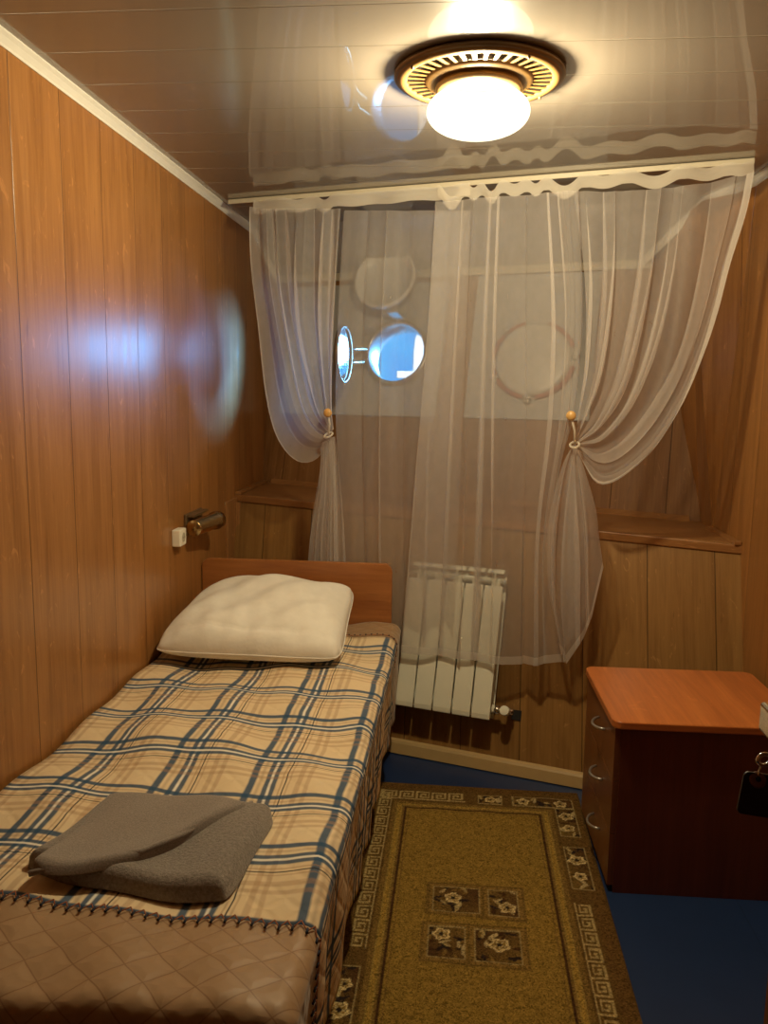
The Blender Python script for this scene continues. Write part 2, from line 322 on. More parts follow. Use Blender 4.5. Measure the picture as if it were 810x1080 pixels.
# ------------------------------------------------------------------ mesh builder
WORLD = set()      # things whose parts are laid out in room coordinates
class MB:
    def __init__(s): s.v = []; s.f = []; s.uv = []; s.sm = []
    def add(s, vs, fs, uvs=None, smooth=False):
        o = len(s.v); s.v += [Vector(p) for p in vs]
        for i, f in enumerate(fs):
            s.f.append([o+k for k in f]); s.sm.append(smooth)
            if uvs is not None: s.uv.append([uvs[k] for k in f])
            else:
                ps = [Vector(vs[k]) for k in f]
                n = Vector((0, 0, 0))
                for a in range(len(ps)):
                    p, q = ps[a], ps[(a+1) % len(ps)]
                    n += Vector(((p.y-q.y)*(p.z+q.z), (p.z-q.z)*(p.x+q.x), (p.x-q.x)*(p.y+q.y)))
                ax = max(range(3), key=lambda k: abs(n[k]))
                g = s.grain
                if ax == g: g = [k for k in range(3) if k != ax][0]
                h = [k for k in range(3) if k not in (ax, g)][0]
                s.uv.append([(p[h], p[g]) for p in ps])
    grain = 2
    def box(s, a, b, rot=None, piv=None):
        x0, y0, z0 = a; x1, y1, z1 = b
        vs = [Vector(p) for p in ((x0,y0,z0),(x1,y0,z0),(x1,y1,z0),(x0,y1,z0),(x0,y0,z1),(x1,y0,z1),(x1,y1,z1),(x0,y1,z1))]
        s.add(vs, [(0,3,2,1),(4,5,6,7),(0,1,5,4),(1,2,6,5),(2,3,7,6),(3,0,4,7)])
    def quad(s, p, uv=None): s.add(p, [(0, 1, 2, 3)], uv)
    def tube(s, pts, r, n=12, cap=True, closed=False):
        pts = [Vector(p) for p in pts]; R = r if isinstance(r, (list, tuple)) else [r]*len(pts)
        vs = []; fs = []; up = None
        K = len(pts)
        for i, p in enumerate(pts):
            if closed: t = (pts[(i+1) % K]-pts[i-1]).normalized()
            else: t = (pts[min(i+1, K-1)]-pts[max(i-1, 0)]).normalized()
            if up is None: up = Vector((0, 0, 1)) if abs(t.z) < .9 else Vector((1, 0, 0))
            a = t.cross(up).normalized(); b = a.cross(t).normalized(); up = b
            for k in range(n):
                th = 2*PI*k/n; vs.append(p + (a*math.cos(th)+b*math.sin(th))*R[i])
        for i in range(K if closed else K-1):
            j = (i+1) % K
            for k in range(n): fs.append((i*n+k, i*n+(k+1) % n, j*n+(k+1) % n, j*n+k))
        if cap and not closed: fs.append(tuple(range(n))[::-1]); fs.append(tuple((K-1)*n+k for k in range(n)))
        s.add(vs, fs, smooth=True)
    def lathe(s, prof, axis_o=(0, 0, 0), ax=(0, 0, 1), n=48):
        """prof: (radius, height) pairs."""
        o = Vector(axis_o); ax = Vector(ax).normalized(); t = Vector((1, 0, 0)) if abs(ax.x) < .9 else Vector((0, 1, 0))
        a = (t - ax*t.dot(ax)).normalized(); b = ax.cross(a)
        vs = []; fs = []
        for r, h in prof:
            for k in range(n): th = 2*PI*k/n; vs.append(o + ax*h + (a*math.cos(th)+b*math.sin(th))*r)
        for i in range(len(prof)-1):
            for k in range(n): fs.append((i*n+k, i*n+(k+1) % n, (i+1)*n+(k+1) % n, (i+1)*n+k))
        s.add(vs, fs, smooth=True)
    def prism(s, poly, z0, z1, mat=None):
        n = len(poly); vs = [Vector((p[0], p[1], z0)) for p in poly]+[Vector((p[0], p[1], z1)) for p in poly]
        if mat: vs = [mat @ v for v in vs]
        fs = [tuple(range(n))[::-1], tuple(range(n, 2*n))]+[(i, (i+1) % n, n+(i+1) % n, n+i) for i in range(n)]
        s.add(vs, fs)
    def grid(s, P, UV, smooth=True, skip=None):
        nu = len(P); nv = len(P[0]); vs = [p for r in P for p in r]; uvs = [p for r in UV for p in r]
        fs = [(i*nv+j, (i+1)*nv+j, (i+1)*nv+j+1, i*nv+j+1) for i in range(nu-1) for j in range(nv-1) if not (skip and skip(i, j))]
        s.add(vs, fs, uvs, smooth)
    def build(s, name, mat, parent=None, bevel=0, mw=None, seg=2, subsurf=0, solid=0):
        me = bpy.data.meshes.new(name); me.from_pydata([tuple(v) for v in s.v], [], s.f)
        ul = me.uv_layers.new(name='UVMap'); flat = [c for f in s.uv for p in f for c in (p[0], p[1])]
        ul.data.foreach_set('uv', flat)
        me.polygons.foreach_set('use_smooth', s.sm)
        me.materials.append(mat); me.update()
        o = bpy.data.objects.new(name, me); COL.objects.link(o)
        if parent:
            o.parent = parent
            if parent.name in WORLD: o.matrix_parent_inverse = Matrix.Translation(-parent.location)
        if mw is not None: o.matrix_local = mw
        if solid:
            md = o.modifiers.new('solid', 'SOLIDIFY'); md.thickness = solid; md.offset = 0
        if bevel:
            md = o.modifiers.new('bevel', 'BEVEL'); md.width = bevel; md.segments = seg; md.limit_method = 'ANGLE'; md.angle_limit = math.radians(40)
        if subsurf:
            md = o.modifiers.new('sub', 'SUBSURF'); md.levels = subsurf; md.render_levels = subsurf
        return o
def tag(o, label=None, cat=None, group=None, kind=None):
    if label: o['label'] = label
    if cat: o['category'] = cat
    if group: o['group'] = group
    if kind: o['kind'] = kind
    return o
def empty(name, loc=(0, 0, 0), mw=None):
    o = bpy.data.objects.new(name, None); COL.objects.link(o); o.empty_display_size = .05
    if mw is not None: o.matrix_world = mw
    else: o.location = loc
    return o
def frame(o, e1, n):
    """local x = e1, local y = n (outward), local z = up."""
    e1 = Vector(e1).normalized(); n = Vector(n).normalized(); e1 = (e1-n*e1.dot(n)).normalized(); e2 = e1.cross(n)
    mm = Matrix((e1, n, e2)).transposed().to_4x4(); mm.translation = Vector(o); return mm
def rrect(w, h, r, n=6, cx=0, cy=0):
    p = []
    for sx, sy, a0 in ((1, 1, 0), (-1, 1, 90), (-1, -1, 180), (1, -1, 270)):
        for k in range(n+1):
            a = math.radians(a0+90*k/n); p.append((cx+sx*(w/2-r)+r*math.cos(a), cy+sy*(h/2-r)+r*math.sin(a)))
    return p

# ================================================================== ROOM
CEIL = 2.295; XR = 2.12; Y0 = -.9
A0 = 3.5375
def ylow(x, z): return A0-.309*x+.3*z          # lower far wall, leaning outward
def yhull(x, z): return 4.372-.3*x+.3*(z-1.0)   # hull side above the ledge
def zsill(x): return 1.005-.026*x
def yk(x): return 4.19-.3*x                     # where the ceiling breaks down
ZT = 2.12

def struct(mb, name, mat, **k): return tag(mb.build(name, mat, **k), kind='structure')
b = MB(); b.quad([(-.15, Y0, 0), (2.4, Y0, 0), (2.4, 5.5, 0), (-.15, 5.5, 0)], [(-.15, Y0), (2.4, Y0), (2.4, 5), (-.15, 5)]); struct(b, 'floor', M['lino'])
b = MB()
b.add([(-.1, Y0, CEIL), (2.3, Y0, CEIL), (2.3, yk(2.3), CEIL), (-.1, yk(-.1), CEIL)], [(3, 2, 1, 0)], [(-.1, Y0), (2.3, Y0), (2.3, yk(2.3)), (-.1, yk(-.1))])
struct(b, 'ceiling', M['ceiling'])
b = MB()
b.add([(-.1, yk(-.1), CEIL), (2.3, yk(2.3), CEIL), (2.3, yhull(2.3, ZT)+.03, ZT), (-.1, yhull(-.1, ZT)+.03, ZT)], [(0, 1, 2, 3)])
struct(b, 'trim_1', M['hullwhite'])
# left wall
b = MB(); b.add([(0, Y0, -.02), (0, 5, -.02), (0, 5, 2.35), (0, Y0, 2.35)], [(0, 1, 2, 3)], [(Y0, 0), (5, 0), (5, 2.35), (Y0, 2.35)]); struct(b, 'wall_left', M['wall'])
# right wall + flared recess cheek
b = MB()
pr = [(XR, Y0, -.02), (XR, 3.6, -.02), (XR, 3.513, zsill(XR)), (XR, 3.284, 2.33), (XR, Y0, 2.33)]
b.add(pr, [(4, 3, 2, 1, 0)], [(p[1]+.11, p[2]) for p in pr]); struct(b, 'wall_right', M['wall'])
b = MB()
pc = [(XR, 3.513, .93), (XR+.01, 3.75, .93), (1.93, 4.16, 2.13), (1.98, 3.70, 2.34), (XR, 3.284, 2.34)]
b.add(pc, [(4, 3, 2, 1, 0)], [(p[1]+.05, p[2]) for p in pc]); struct(b, 'wall_recess', M['wall'])
b = MB(); b.add([(-.1, Y0, 0), (2.3, Y0, 0), (2.3, Y0, 2.35), (-.1, Y0, 2.35)], [(0, 1, 2, 3)], [(-.1, 0), (2.3, 0), (2.3, 2.35), (-.1, 2.35)]); struct(b, 'wall_near', M['wall'])
# far wall: lower leaning panel
b = MB()
pl = [(-.05, ylow(-.05, -.02), -.02), (2.2, ylow(2.2, -.02), -.02), (2.2, ylow(2.2, .95), .95), (-.05, ylow(-.05, 1.0), 1.0)]
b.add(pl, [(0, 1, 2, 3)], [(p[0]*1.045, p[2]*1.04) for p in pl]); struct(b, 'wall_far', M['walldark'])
# ledge
b = MB(); b.grain = 0
xs = (-.02, 2.13)
v = []
for x in xs:
    z = zsill(x); yf = ylow(x, z)-.018
    v += [(x, yf, z), (x, yhull(x, z)+.03, z), (x, yhull(x, z)+.03, z-.034), (x, yf, z-.034)]
b.add(v, [(0, 4, 5, 1), (3, 7, 4, 0), (2, 6, 7, 3)])
struct(b, 'trim_2', M['trimwood'], bevel=.004)
# small fillets on the ledge along both side walls and corner posts
b = MB()
b.box((0, ylow(0, .5)-.03, .30), (.012, ylow(0, .5)+.2, .99)); b.box((.012, ylow(.02, .9)-.012, .3), (.03, ylow(.02, .9)+.2, .97))
struct(b, 'trim_3', M['trimwood'], bevel=.002)
b = MB(); b.grain = 1
z = zsill(XR)
b.box((XR-.028, ylow(XR, z)-.02, z), (XR-.002, 3.52, z+.014))
b.box((.002, ylow(0, 1)-.02, 1.005), (.03, 4.35, 1.019))
b.grain = 0
x0, x1 = .05, 2.08
b.add([(x0, yhull(x0, zsill(x0))-.018, zsill(x0)), (x1, yhull(x1, zsill(x1))-.018, zsill(x1)), (x1, yhull(x1, zsill(x1)+.02), zsill(x1)+.022), (x0, yhull(x0, zsill(x0)+.02), zsill(x0)+.022)], [(0, 1, 2, 3)])
struct(b, 'trim_4', M['trimwood'], bevel=.002)
# baseboard
FL = frame((0, A0, 0), (1, -.309, 0), (.309, 1, -.3))     # lower wall frame: x along, y outward, z up the lean
b = MB(); b.grain = 0
pf = [(0, 0), (-.014, 0), (-.014, .042), (-.010, .052), (-.004, .056), (0, .06)]
v = []
for x in (-.02, 2.23): v += [(x, y-.002, z) for y, z in pf]
n = len(pf)
b.add(v, [(i, i+1, n+i+1, n+i) for i in range(n-1)])
struct(b, 'baseboard_far', M['skirt'], mw=FL)
# crown mouldings
def crown(pts, nx, name):
    b = MB(); b.grain = 1
    prof = [(0, -.030), (.003, -.030), (.005, -.024), (.009, -.018), (.014, -.011), (.019, -.006), (.021, -.004), (.021, 0)]
    rows = []
    for p in pts: rows.append([Vector((p[0]+nx*a, p[1], p[2]+h)) for a, h in prof])
    b.grid(rows, [[(k*.01, p[1]) for k in range(len(prof))] for p in pts], smooth=False)
    struct(b, name, M['whiteplastic'])
crown([(0, Y0, CEIL), (0, yk(0), CEIL), (0, yhull(0, ZT), ZT)], 1, 'trim_5')
crown([(XR, Y0, CEIL), (XR, 3.284, CEIL), (2.03, 3.60, CEIL), (1.90, 4.12, ZT+.01)], -1, 'trim_6')

# hull side wall with the porthole opening
FH = frame((0, 4.372, 1.0), (1, -.3, 0), (.3, 1, -.3))
FHi = FH.inverted()
def hl(x, z):   # hull-local coordinates of the wall point above (x, z)
    q = FHi @ Vector((x, yhull(x, z), z)); return q.x, q.z
def holed(b, u0, u1, w0, w1, cu, cw, r, y0, y1=None, n=72):
    ang = [2*PI*k/n for k in range(n)] + [math.atan2(w-cw, u-cu) % (2*PI) for u in (u0, u1) for w in (w0, w1)]
    ang = sorted(set(round(a, 6) for a in ang)); K = len(ang)
    def rim(a):
        c, s_ = math.cos(a), math.sin(a); t = 1e9
        if c > 1e-9: t = min(t, (u1-cu)/c)
        if c < -1e-9: t = min(t, (u0-cu)/c)
        if s_ > 1e-9: t = min(t, (w1-cw)/s_)
        if s_ < -1e-9: t = min(t, (w0-cw)/s_)
        return cu+c*t, cw+s_*t
    inn = [(cu+r*math.cos(a), cw+r*math.sin(a)) for a in ang]; out = [rim(a) for a in ang]
    vs = [(p[0], y0, p[1]) for p in inn]+[(p[0], y0, p[1]) for p in out]; uv = inn+out
    fs = [(i, (i+1) % K, K+(i+1) % K, K+i)[::-1] for i in range(K)]
    b.add(vs, fs, uv)
    if y1 is not None:
        b.add([(p[0], y0, p[1]) for p in inn]+[(p[0], y1, p[1]) for p in inn], [(i, (i+1) % K, K+(i+1) % K, K+i) for i in range(K)], smooth=True)
        b.add([(p[0], y0, p[1]) for p in out]+[(p[0], y1, p[1]) for p in out], [(i, (i+1) % K, K+(i+1) % K, K+i) for i in range(K)])
RP = .152
PU, PW = hl(.726, 1.69)
b = MB(); holed(b, -.2, 2.45, -.08, 1.30, PU, PW, RP+.01, 0); b.uv = [[(p[0]+.05, p[1]) for p in f] for f in b.uv]
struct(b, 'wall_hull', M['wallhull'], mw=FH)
# window 1 : working porthole on a white steel panel
def ringmb(cu, cw, r0, r1, y0, y1, n=64):
    b = MB(); prof = [(r0, y1), (r0, y0), (r0+(r1-r0)*.25, y0-.004), (r0+(r1-r0)*.75, y0-.004), (r1, y0), (r1, y1)]
    b.lathe(prof, (cu, 0, cw), (0, 1, 0), n); return b
w1 = tag(empty('window_1', mw=FH), kind='structure')
u0, w0_ = hl(.075, 1.371); u1, w1_ = hl(.99, 2.06)
b = MB(); holed(b, u0, u1, w0_, w1_, PU, PW, RP+.004, -.012, 0); b.build('steel_panel', M['hullwhite'], w1)
ringmb(PU, PW, RP, RP+.022, -.035, .10).build('porthole_frame', M['steel'], w1)
b = MB(); b.lathe([(0.0001, .07), (RP+.004, .07)], (PU, 0, PW), (0, 1, 0), 64); b.build('pane', M['glass'], w1)
for a in (200, 145):   # screw clamps on the hinge side
    a = math.radians(a); b = MB(); c = Vector((PU+math.cos(a)*(RP+.045), -.03, PW+math.sin(a)*(RP+.045)))
    b.box(c-Vector((.016, .012, .010)), c+Vector((.016, .03, .010)))
    b.tube([c+Vector((-.012, -.02, -.014)), c+Vector((.006, -.03, .016)), c+Vector((.022, -.02, .020))], .006, 8)
    b.build('clamp', M['steel'], w1, bevel=.002)
# the swung-open inner cover of the porthole (polished, nearly edge-on)
HX = PU-RP-.03
b = MB()
cs, sn = math.cos(math.radians(93)), math.sin(math.radians(93))
fo = frame((0.49, 4.01, 1.672), (.12, .99, 0), (.99, -.122, 0))
b.lathe([(.0001, 0), (.125, 0)], (0, 0, 0), (0, 1, 0), 56)
fl = FHi @ fo
cov = b.build('cover_mirror', M['polished'], w1, mw=fl)
b = MB(); b.lathe([(.125, -.005), (.129, -.010), (.136, -.010), (.139, 0), (.136, .010), (.129, .010), (.125, .005)], (0, 0, 0), (0, 1, 0), 56)
b.build('cover_rim', M['bronze'], w1, mw=fl)
b = MB(); e = FHi @ (fo @ Vector((.132, 0, 0))); e2_ = Vector((HX+.02, -.012, PW-.01))
for dz in (-.035, .035): b.tube([e+Vector((0, 0, dz)), (e+e2_)/2+Vector((-.02, 0, dz)), e2_+Vector((0, 0, dz))], .008, 8)
b.build('hinge_arm', M['bronze'], w1)
# deadlight hinged up above the porthole
cu, cw = hl(.70, 2.035)
fd = Matrix.Translation((cu, -.15, cw-.01)) @ Matrix.Rotation(math.radians(-4), 4, 'X')
b = MB(); b.lathe([(.0001, -.008), (.145, -.008), (.148, -.020), (.156, -.024), (.165, -.020), (.168, 0), (.0001, .004)], (0, 0, 0), (0, 1, 0), 64)
b.build('deadlight', simple('pale_grey_paint', (.62, .61, .58), .35), w1, mw=fd)
b = MB(); b.box((PU-.03, -.15, PW+RP+.018), (PU+.03, -.010, PW+RP+.040)); b.build('hinge', M['steel'], w1, bevel=.004)
# window 2 : shut porthole with red seal
w2 = tag(empty('window_2', mw=FH), kind='structure')
CU, CW = hl(1.407, 1.655)
u0, w0_ = hl(1.075, 1.373); u1, w1_ = hl(1.72, 2.08)
b = MB(); holed(b, u0, u1, w0_, w1_, CU, CW, .10, -.012, 0); b.build('steel_panel', M['hullwhite'], w2)
b = MB(); b.lathe([(.0001, -.040), (.165, -.040), (.180, -.036), (.186, -.012)], (CU, 0, CW), (0, 1, 0), 64); b.build('blind_cover', simple('pale_paint', (.56, .55, .52), .35), w2)
for a0, a1 in ((-165, -100), (-82, -10), (20, 72), (105, 178)):
    b = MB(); K = 14; vs = []
    for k in range(K+1):
        a = math.radians(a0+(a1-a0)*k/K)
        for rr, yy in ((.186, -.014), (.189, -.030), (.207, -.030), (.210, -.014)): vs.append((CU+rr*math.cos(a), yy, CW+rr*math.sin(a)*.95))
    b.add(vs, [(k*4+j, k*4+j+1, k*4+5+j, k*4+4+j) for k in range(K) for j in range(3)]); b.build('red_seal', M['redpaint'], w2)
for a in (-92, 135, -150, 5):
    a = math.radians(a); b = MB(); c = Vector((CU+math.cos(a)*.205, -.035, CW+math.sin(a)*.2))
    b.box(c-Vector((.013, .01, .018)), c+Vector((.013, .02, .018))); b.tube([c+Vector((-.02, -.012, -.004)), c+Vector((.02, -.012, .006))], .007, 8)
    b.build('clamp', M['steel'], w2, bevel=.002)
# cream batten under the ceiling break
b = MB(); b.grain = 0
for xa, xb in ((.03, 1.93),):
    vs = []
    for x in (xa, xb):
        for dy, dz in ((-.012, -.03), (-.012, .012), (0, .012), (0, -.03)): vs.append((x, yhull(x, ZT+dz)+dy-.004, ZT+dz))
    b.add(vs, [(0, 4, 5, 1), (1, 5, 6, 2), (3, 7, 4, 0), (0, 1, 2, 3), (7, 6, 5, 4)])
struct(b, 'trim_7', M['cream'])
# outside: sunlit white deck post
p = onpl(441, 374, (0, 5.3, 0), (0, 1, 0))
post = tag(empty('deck_post', (p.x, 5.3, p.z)), 'bright white sunlit post with a foot, seen through the round porthole', 'post')
b = MB(); b.prism([(-.035, -p.z), (.030, -p.z), (.036, -.05), (.030, .03), (.050, .11), (.085, .17), (.085, .5), (.03, .5), (.005, .15), (-.022, .10), (-.03, 0)], -.04, .04, Matrix.Rotation(PI/2, 4, 'X'))
b.build('post', M['glassoutside'], post, bevel=.006)
b = MB(); b.box((-.13, -.05, -.15), (-.03, .05, -.105)); b.build('foot', M['glassoutside'], post, bevel=.004)

# ================================================================== CURTAIN ROD AND CURTAINS
RX0, RX1 = .06, 2.025
def yrod(x): return 3.512-.281*(x-.09)
FR = frame((0, yrod(0)+.065, CEIL), (1, -.281, 0), (.281, 1, 0))
rod = tag(empty('curtain_rail', mw=FR), 'cream plastic curtain rail running across the glossy ceiling', 'curtain rail')
k = math.sqrt(1+.281**2)
b = MB(); b.grain = 0
b.box((RX0*k, -.014, -.014), (RX1*k, .018, -.001)); b.build('rail', M['cream'], rod, bevel=.003)
b = MB(); b.grain = 0
b.box((RX0*k, -.018, -.021), (RX1*k, -.010, -.003)); b.build('rail_lip', M['cream'], rod, bevel=.002)

CP0 = (0, yrod(0)+.004, 0); CN = (.281, 1, 0)
def cp(x, y, off=0.):
    """point on the curtain plane (off metres towards the room)."""
    q = onpl(x, y, CP0, CN); return q - Vector(CN).normalized()*off
def catmull(pts, n):
    P = [np.array(p, float) for p in pts]; P = [2*P[0]-P[1]]+P+[2*P[-1]-P[-2]]; out = []
    for i in range(1, len(P)-2):
        for t in np.linspace(0, 1, 12, endpoint=False):
            a, b_, c, d = P[i-1:i+3]
            out.append(.5*((2*b_)+(-a+c)*t+(2*a-5*b_+4*c-d)*t*t+(-a+3*b_-3*c+d)*t**3))
    out.append(P[-2]); out = np.array(out); s = np.r_[0, np.cumsum(np.hypot(*np.diff(out, axis=0).T))]; s /= s[-1]
    tt = np.linspace(0, 1, n); return np.c_[np.interp(tt, s, out[:, 0]), np.interp(tt, s, out[:, 1])]
def sheet(curves, svals, folds, depth, shift, seed, n_s=150, n_t=60, taper=None, base_off=0., header=None, rip=0.):
    """curves: list of control polylines (pixels) left->right at svals; folds: fold count; depth in metres."""
    r_ = np.random.RandomState(seed)
    C = np.array([catmull(c, n_t) for c in curves]); sv = np.array(svals)
    ss = np.linspace(0, 1, n_s)
    f1, f2 = r_.rand(2)*6.28
    ph = 2*PI*folds*(ss+.035*np.sin(2*PI*2.3*ss+f1)+.02*np.sin(2*PI*5.1*ss+f2))
    amp = .45+.55*np.abs(np.sin(2*PI*1.7*ss+f2))*1
    P = []; UV = []
    for i, s_ in enumerate(ss):
        row = []; uvr = []
        for j in range(n_t):
            t = j/(n_t-1); tp = taper(t) if taper else 1
            pht = ph[i]+.9*math.sin(2.2*t+f1)+rip*math.sin(5*t+folds*s_)
            sh = shift/folds*math.sin(2*pht)*amp[i]*tp
            se = min(1, max(0, s_+sh))
            x = np.interp(se, sv, C[:, j, 0]); y = np.interp(se, sv, C[:, j, 1])
            q = cp(x, y, base_off+depth*amp[i]*tp*(math.sin(pht)+.25*math.sin(2.7*pht+f2)))
            row.append(q); uvr.append((s_, t))
        P.append(row); UV.append(uvr)
    return P, UV
def rody(x): return 213+(x-245)*(170-213)/550.
def scallop(x, hooks, dip):
    for a, b_ in zip(hooks[:-1], hooks[1:]):
        if a <= x <= b_:
            t = (x-a)/(b_-a); return dip*(max(0, math.sin(PI*t)-.3)/.7)**1.3*min(1, (b_-a)/40.)
    return 0
def header_tape(x0, x1, hooks, dip, parent, seed, off=.012):
    r_ = np.random.RandomState(seed); P = []; UV = []; n = 160
    dips = {h: r_.choice([.2, .45, .7, 1.15]) for h in hooks}
    for i in range(n):
        x = x0+(x1-x0)*i/(n-1); hk = [h for h in hooks if h <= x] or [hooks[0]]
        d = scallop(x, hooks, dip*dips[hk[-1]])
        row = []
        wob = .008*math.sin(x*.10+seed)
        for j in range(5):
            row.append(cp(x, rody(x)+.5+d+j*3.4, off+wob+.004*math.sin(j)))
        P.append(row); UV.append([(i/n, j/5) for j in range(5)])
    b = MB(); b.grid(P, UV); return b.build('header_tape', M['sheertape'], parent)
def hem_strip(P, parent, name, jrange=None, irange=None, off=.002):
    rows = P if irange is None else P[irange[0]:irange[1]]
    b = MB(); nn = Vector(CN).normalized()
    rr = [[q - nn*off for q in (r[jrange[0]:jrange[1]] if jrange else r)] for r in rows]
    b.grid(rr, [[(i*.01, j*.05) for j in range(len(rr[0]))] for i in range(len(rr))]); return b.build(name, M['hem'], parent)

# ---- left curtain
lc = tag(empty('sheer_curtain', cp(385, 215)), 'white sheer curtain on the left, tied back near the head of the bed', 'curtain', 'pair of sheer curtains')
WORLD.add(lc.name)
hooksL = [268, 283, 298, 332, 355, 393, 440, 497]
header_tape(268, 497, hooksL, 8, lc, 3)
T = 222
P, UV = sheet([[(363, T), (357, 330), (354, 440), (360, 560), (364, 700)], [(392, T), (386, 350), (384, 470), (385, 600), (392, 705)], [(440, T), (432, 450), (428, 600), (426, 705)], [(497, T), (490, 400), (482, 600), (476, 705)]],
              [0, .25, .6, 1], 3, .016, .10, 11, n_s=140, n_t=46, taper=lambda t: .5+.5*t, base_off=0.0)
b = MB(); b.grid(P, UV); b.build('flat_panel', M['sheer'], lc)
P, UV = sheet([[(268, T-2), (271, 280), (279, 345), (286, 410), (295, 452), (308, 476), (324, 487), (340, 482), (350, 464)],
               [(283, T), (288, 290), (300, 360), (312, 420), (324, 450), (338, 463), (351, 461)],
               [(296, T), (302, 300), (313, 370), (325, 425), (338, 448), (351, 458)],
               [(318, T), (322, 330), (334, 400), (344, 440), (353, 455)],
               [(363, T), (360, 300), (356, 370), (354, 425), (355, 452)]],
              [0, .25, .45, .62, 1], 5, .022, .22, 21, n_s=190, n_t=60, taper=lambda t: .35+.65*math.sin(PI*min(1, t*1.02))**.6 if t < .98 else .3, base_off=.03)
b = MB(); b.grid(P, UV); b.build('swag', M['sheer'], lc)
hem_strip(P, lc, 'side_hem', irange=(0, 5))
P, UV = sheet([[(350, 460), (343, 485), (337, 520), (331, 560), (327, 640)], [(352, 461), (349, 500), (347, 540), (345, 580), (344, 640)], [(356, 460), (360, 490), (364, 540), (366, 590), (366, 640)]],
              [0, .5, 1], 5, .020, .25, 31, n_s=100, n_t=40, taper=lambda t: .25+.75*min(1, t*2.5), base_off=.025)
b = MB(); b.grid(P, UV); b.build('tail', M['sheer'], lc)
P2, UV2 = sheet([[(346, 466), (342, 520), (334, 570), (330, 650)], [(358, 462), (362, 520), (364, 590), (366, 640)]],
              [0, 1], 7, .014, .25, 33, n_s=90, n_t=30, taper=lambda t: .25+.75*min(1, t*2.5), base_off=.06)
b = MB(); b.grid(P2, UV2); b.build('tail_fold', M['sheer'], lc)
# ---- right curtain
rc = tag(empty('sheer_curtain', cp(620, 205)), 'white sheer curtain on the right, wide swag over the ledge and tied back', 'curtain', 'pair of sheer curtains')
WORLD.add(rc.name)
hooksR = [463, 492, 508, 531, 556, 575, 618, 662, 722, 768, 795]
header_tape(463, 795, hooksR, 16, rc, 5)
T2 = 204
P, UV = sheet([[(464, T2+12), (457, 330), (448, 440), (437, 560), (424, 683)], [(508, T2+8), (500, 350), (492, 500), (482, 690)], [(556, T2+5), (553, 350), (550, 520), (543, 697)],
               [(590, T2+2), (598, 330), (592, 440), (575, 560), (572, 697)], [(612, T2), (616, 330), (608, 430), (592, 500), (586, 600), (603, 692)]],
              [0, .28, .58, .78, 1], 4.5, .018, .15, 41, n_s=230, n_t=60, taper=lambda t: .7+.3*t, base_off=.05)
b = MB(); b.grid(P, UV); b.build('flat_panel', M['sheer'], rc)
hem_strip(P, rc, 'bottom_hem', jrange=(58, 60))
P, UV = sheet([[(606, T2), (618, 300), (618, 380), (612, 430), (608, 462)],
               [(655, T2), (652, 300), (640, 390), (622, 440), (609, 464)],
               [(700, T2-3), (690, 300), (668, 400), (640, 450), (612, 467)],
               [(742, T2-8), (733, 290), (712, 380), (672, 450), (636, 478), (612, 470)],
               [(795, T2-20), (787, 225), (770, 280), (757, 330), (743, 372), (722, 422), (694, 468), (668, 494), (646, 508), (630, 507), (616, 485), (610, 472)]],
              [0, .25, .5, .75, 1], 5, .030, .24, 52, n_s=240, n_t=70, taper=lambda t: (.35+.65*min(1, t*1.6)) if t < .8 else (.3+.7*(1-t)/.2), base_off=.03)
b = MB(); b.grid(P, UV); b.build('swag', M['sheer'], rc)
hem_strip(P, rc, 'side_hem', irange=(234, 240))
P, UV = sheet([[(607, 468), (596, 490), (585, 530), (580, 565), (582, 620), (593, 672)], [(608, 469), (602, 520), (597, 580), (596, 640), (600, 695)], [(609, 470), (613, 520), (616, 580), (617, 630), (618, 668)],
               [(610, 470), (618, 510), (624, 560), (625, 605), (627, 645)], [(611, 470), (620, 495), (630, 530), (635, 560), (641, 584)]],
              [0, .3, .55, .8, 1], 3, .022, .2, 63, n_s=130, n_t=50, taper=lambda t: .25+.75*min(1, t*2.5), base_off=.07)
b = MB(); b.grid(P, UV); b.build('tail', M['sheer'], rc)
hem_strip(P, rc, 'tail_hem', jrange=(47, 50))
P, UV = sheet([[(606, 468), (600, 500), (596, 560), (596, 620), (598, 680)], [(611, 470), (616, 500), (621, 560), (622, 620), (622, 648)]],
              [0, 1], 4, .016, .3, 65, n_s=90, n_t=36, taper=lambda t: .25+.75*min(1, t*2.5), base_off=.035)
b = MB(); b.grid(P, UV); b.build('tail_fold', M['sheer'], rc)
# cord and knob of each tieback
for par, (kx, ky), (tx, ty) in ((lc, (355, 435), (354, 458)), (rc, (606, 438), (609, 468))):
    kc = cp(kx, ky, .085); tcn = cp(tx, ty, .07)
    b = MB(); b.lathe([(.0001, .012), (.010, .011), (.017, .006), (.018, 0), (.014, -.006), (.0001, -.006)], kc, -Vector(CN), 24); b.build('tieback_knob', M['knob'], par)
    b = MB()
    pts = [tcn+Vector((.016*math.cos(a), .05*math.sin(a)*.6, .008*math.sin(a)+.004*math.cos(a))) for a in np.linspace(0, 2*PI, 20, endpoint=False)]
    b.tube(pts, .004, 8, closed=True); b.tube([kc, (kc+tcn)/2+Vector((.006, 0, 0)), tcn], .004, 8); b.build('tieback_cord', M['sheertape'], par)

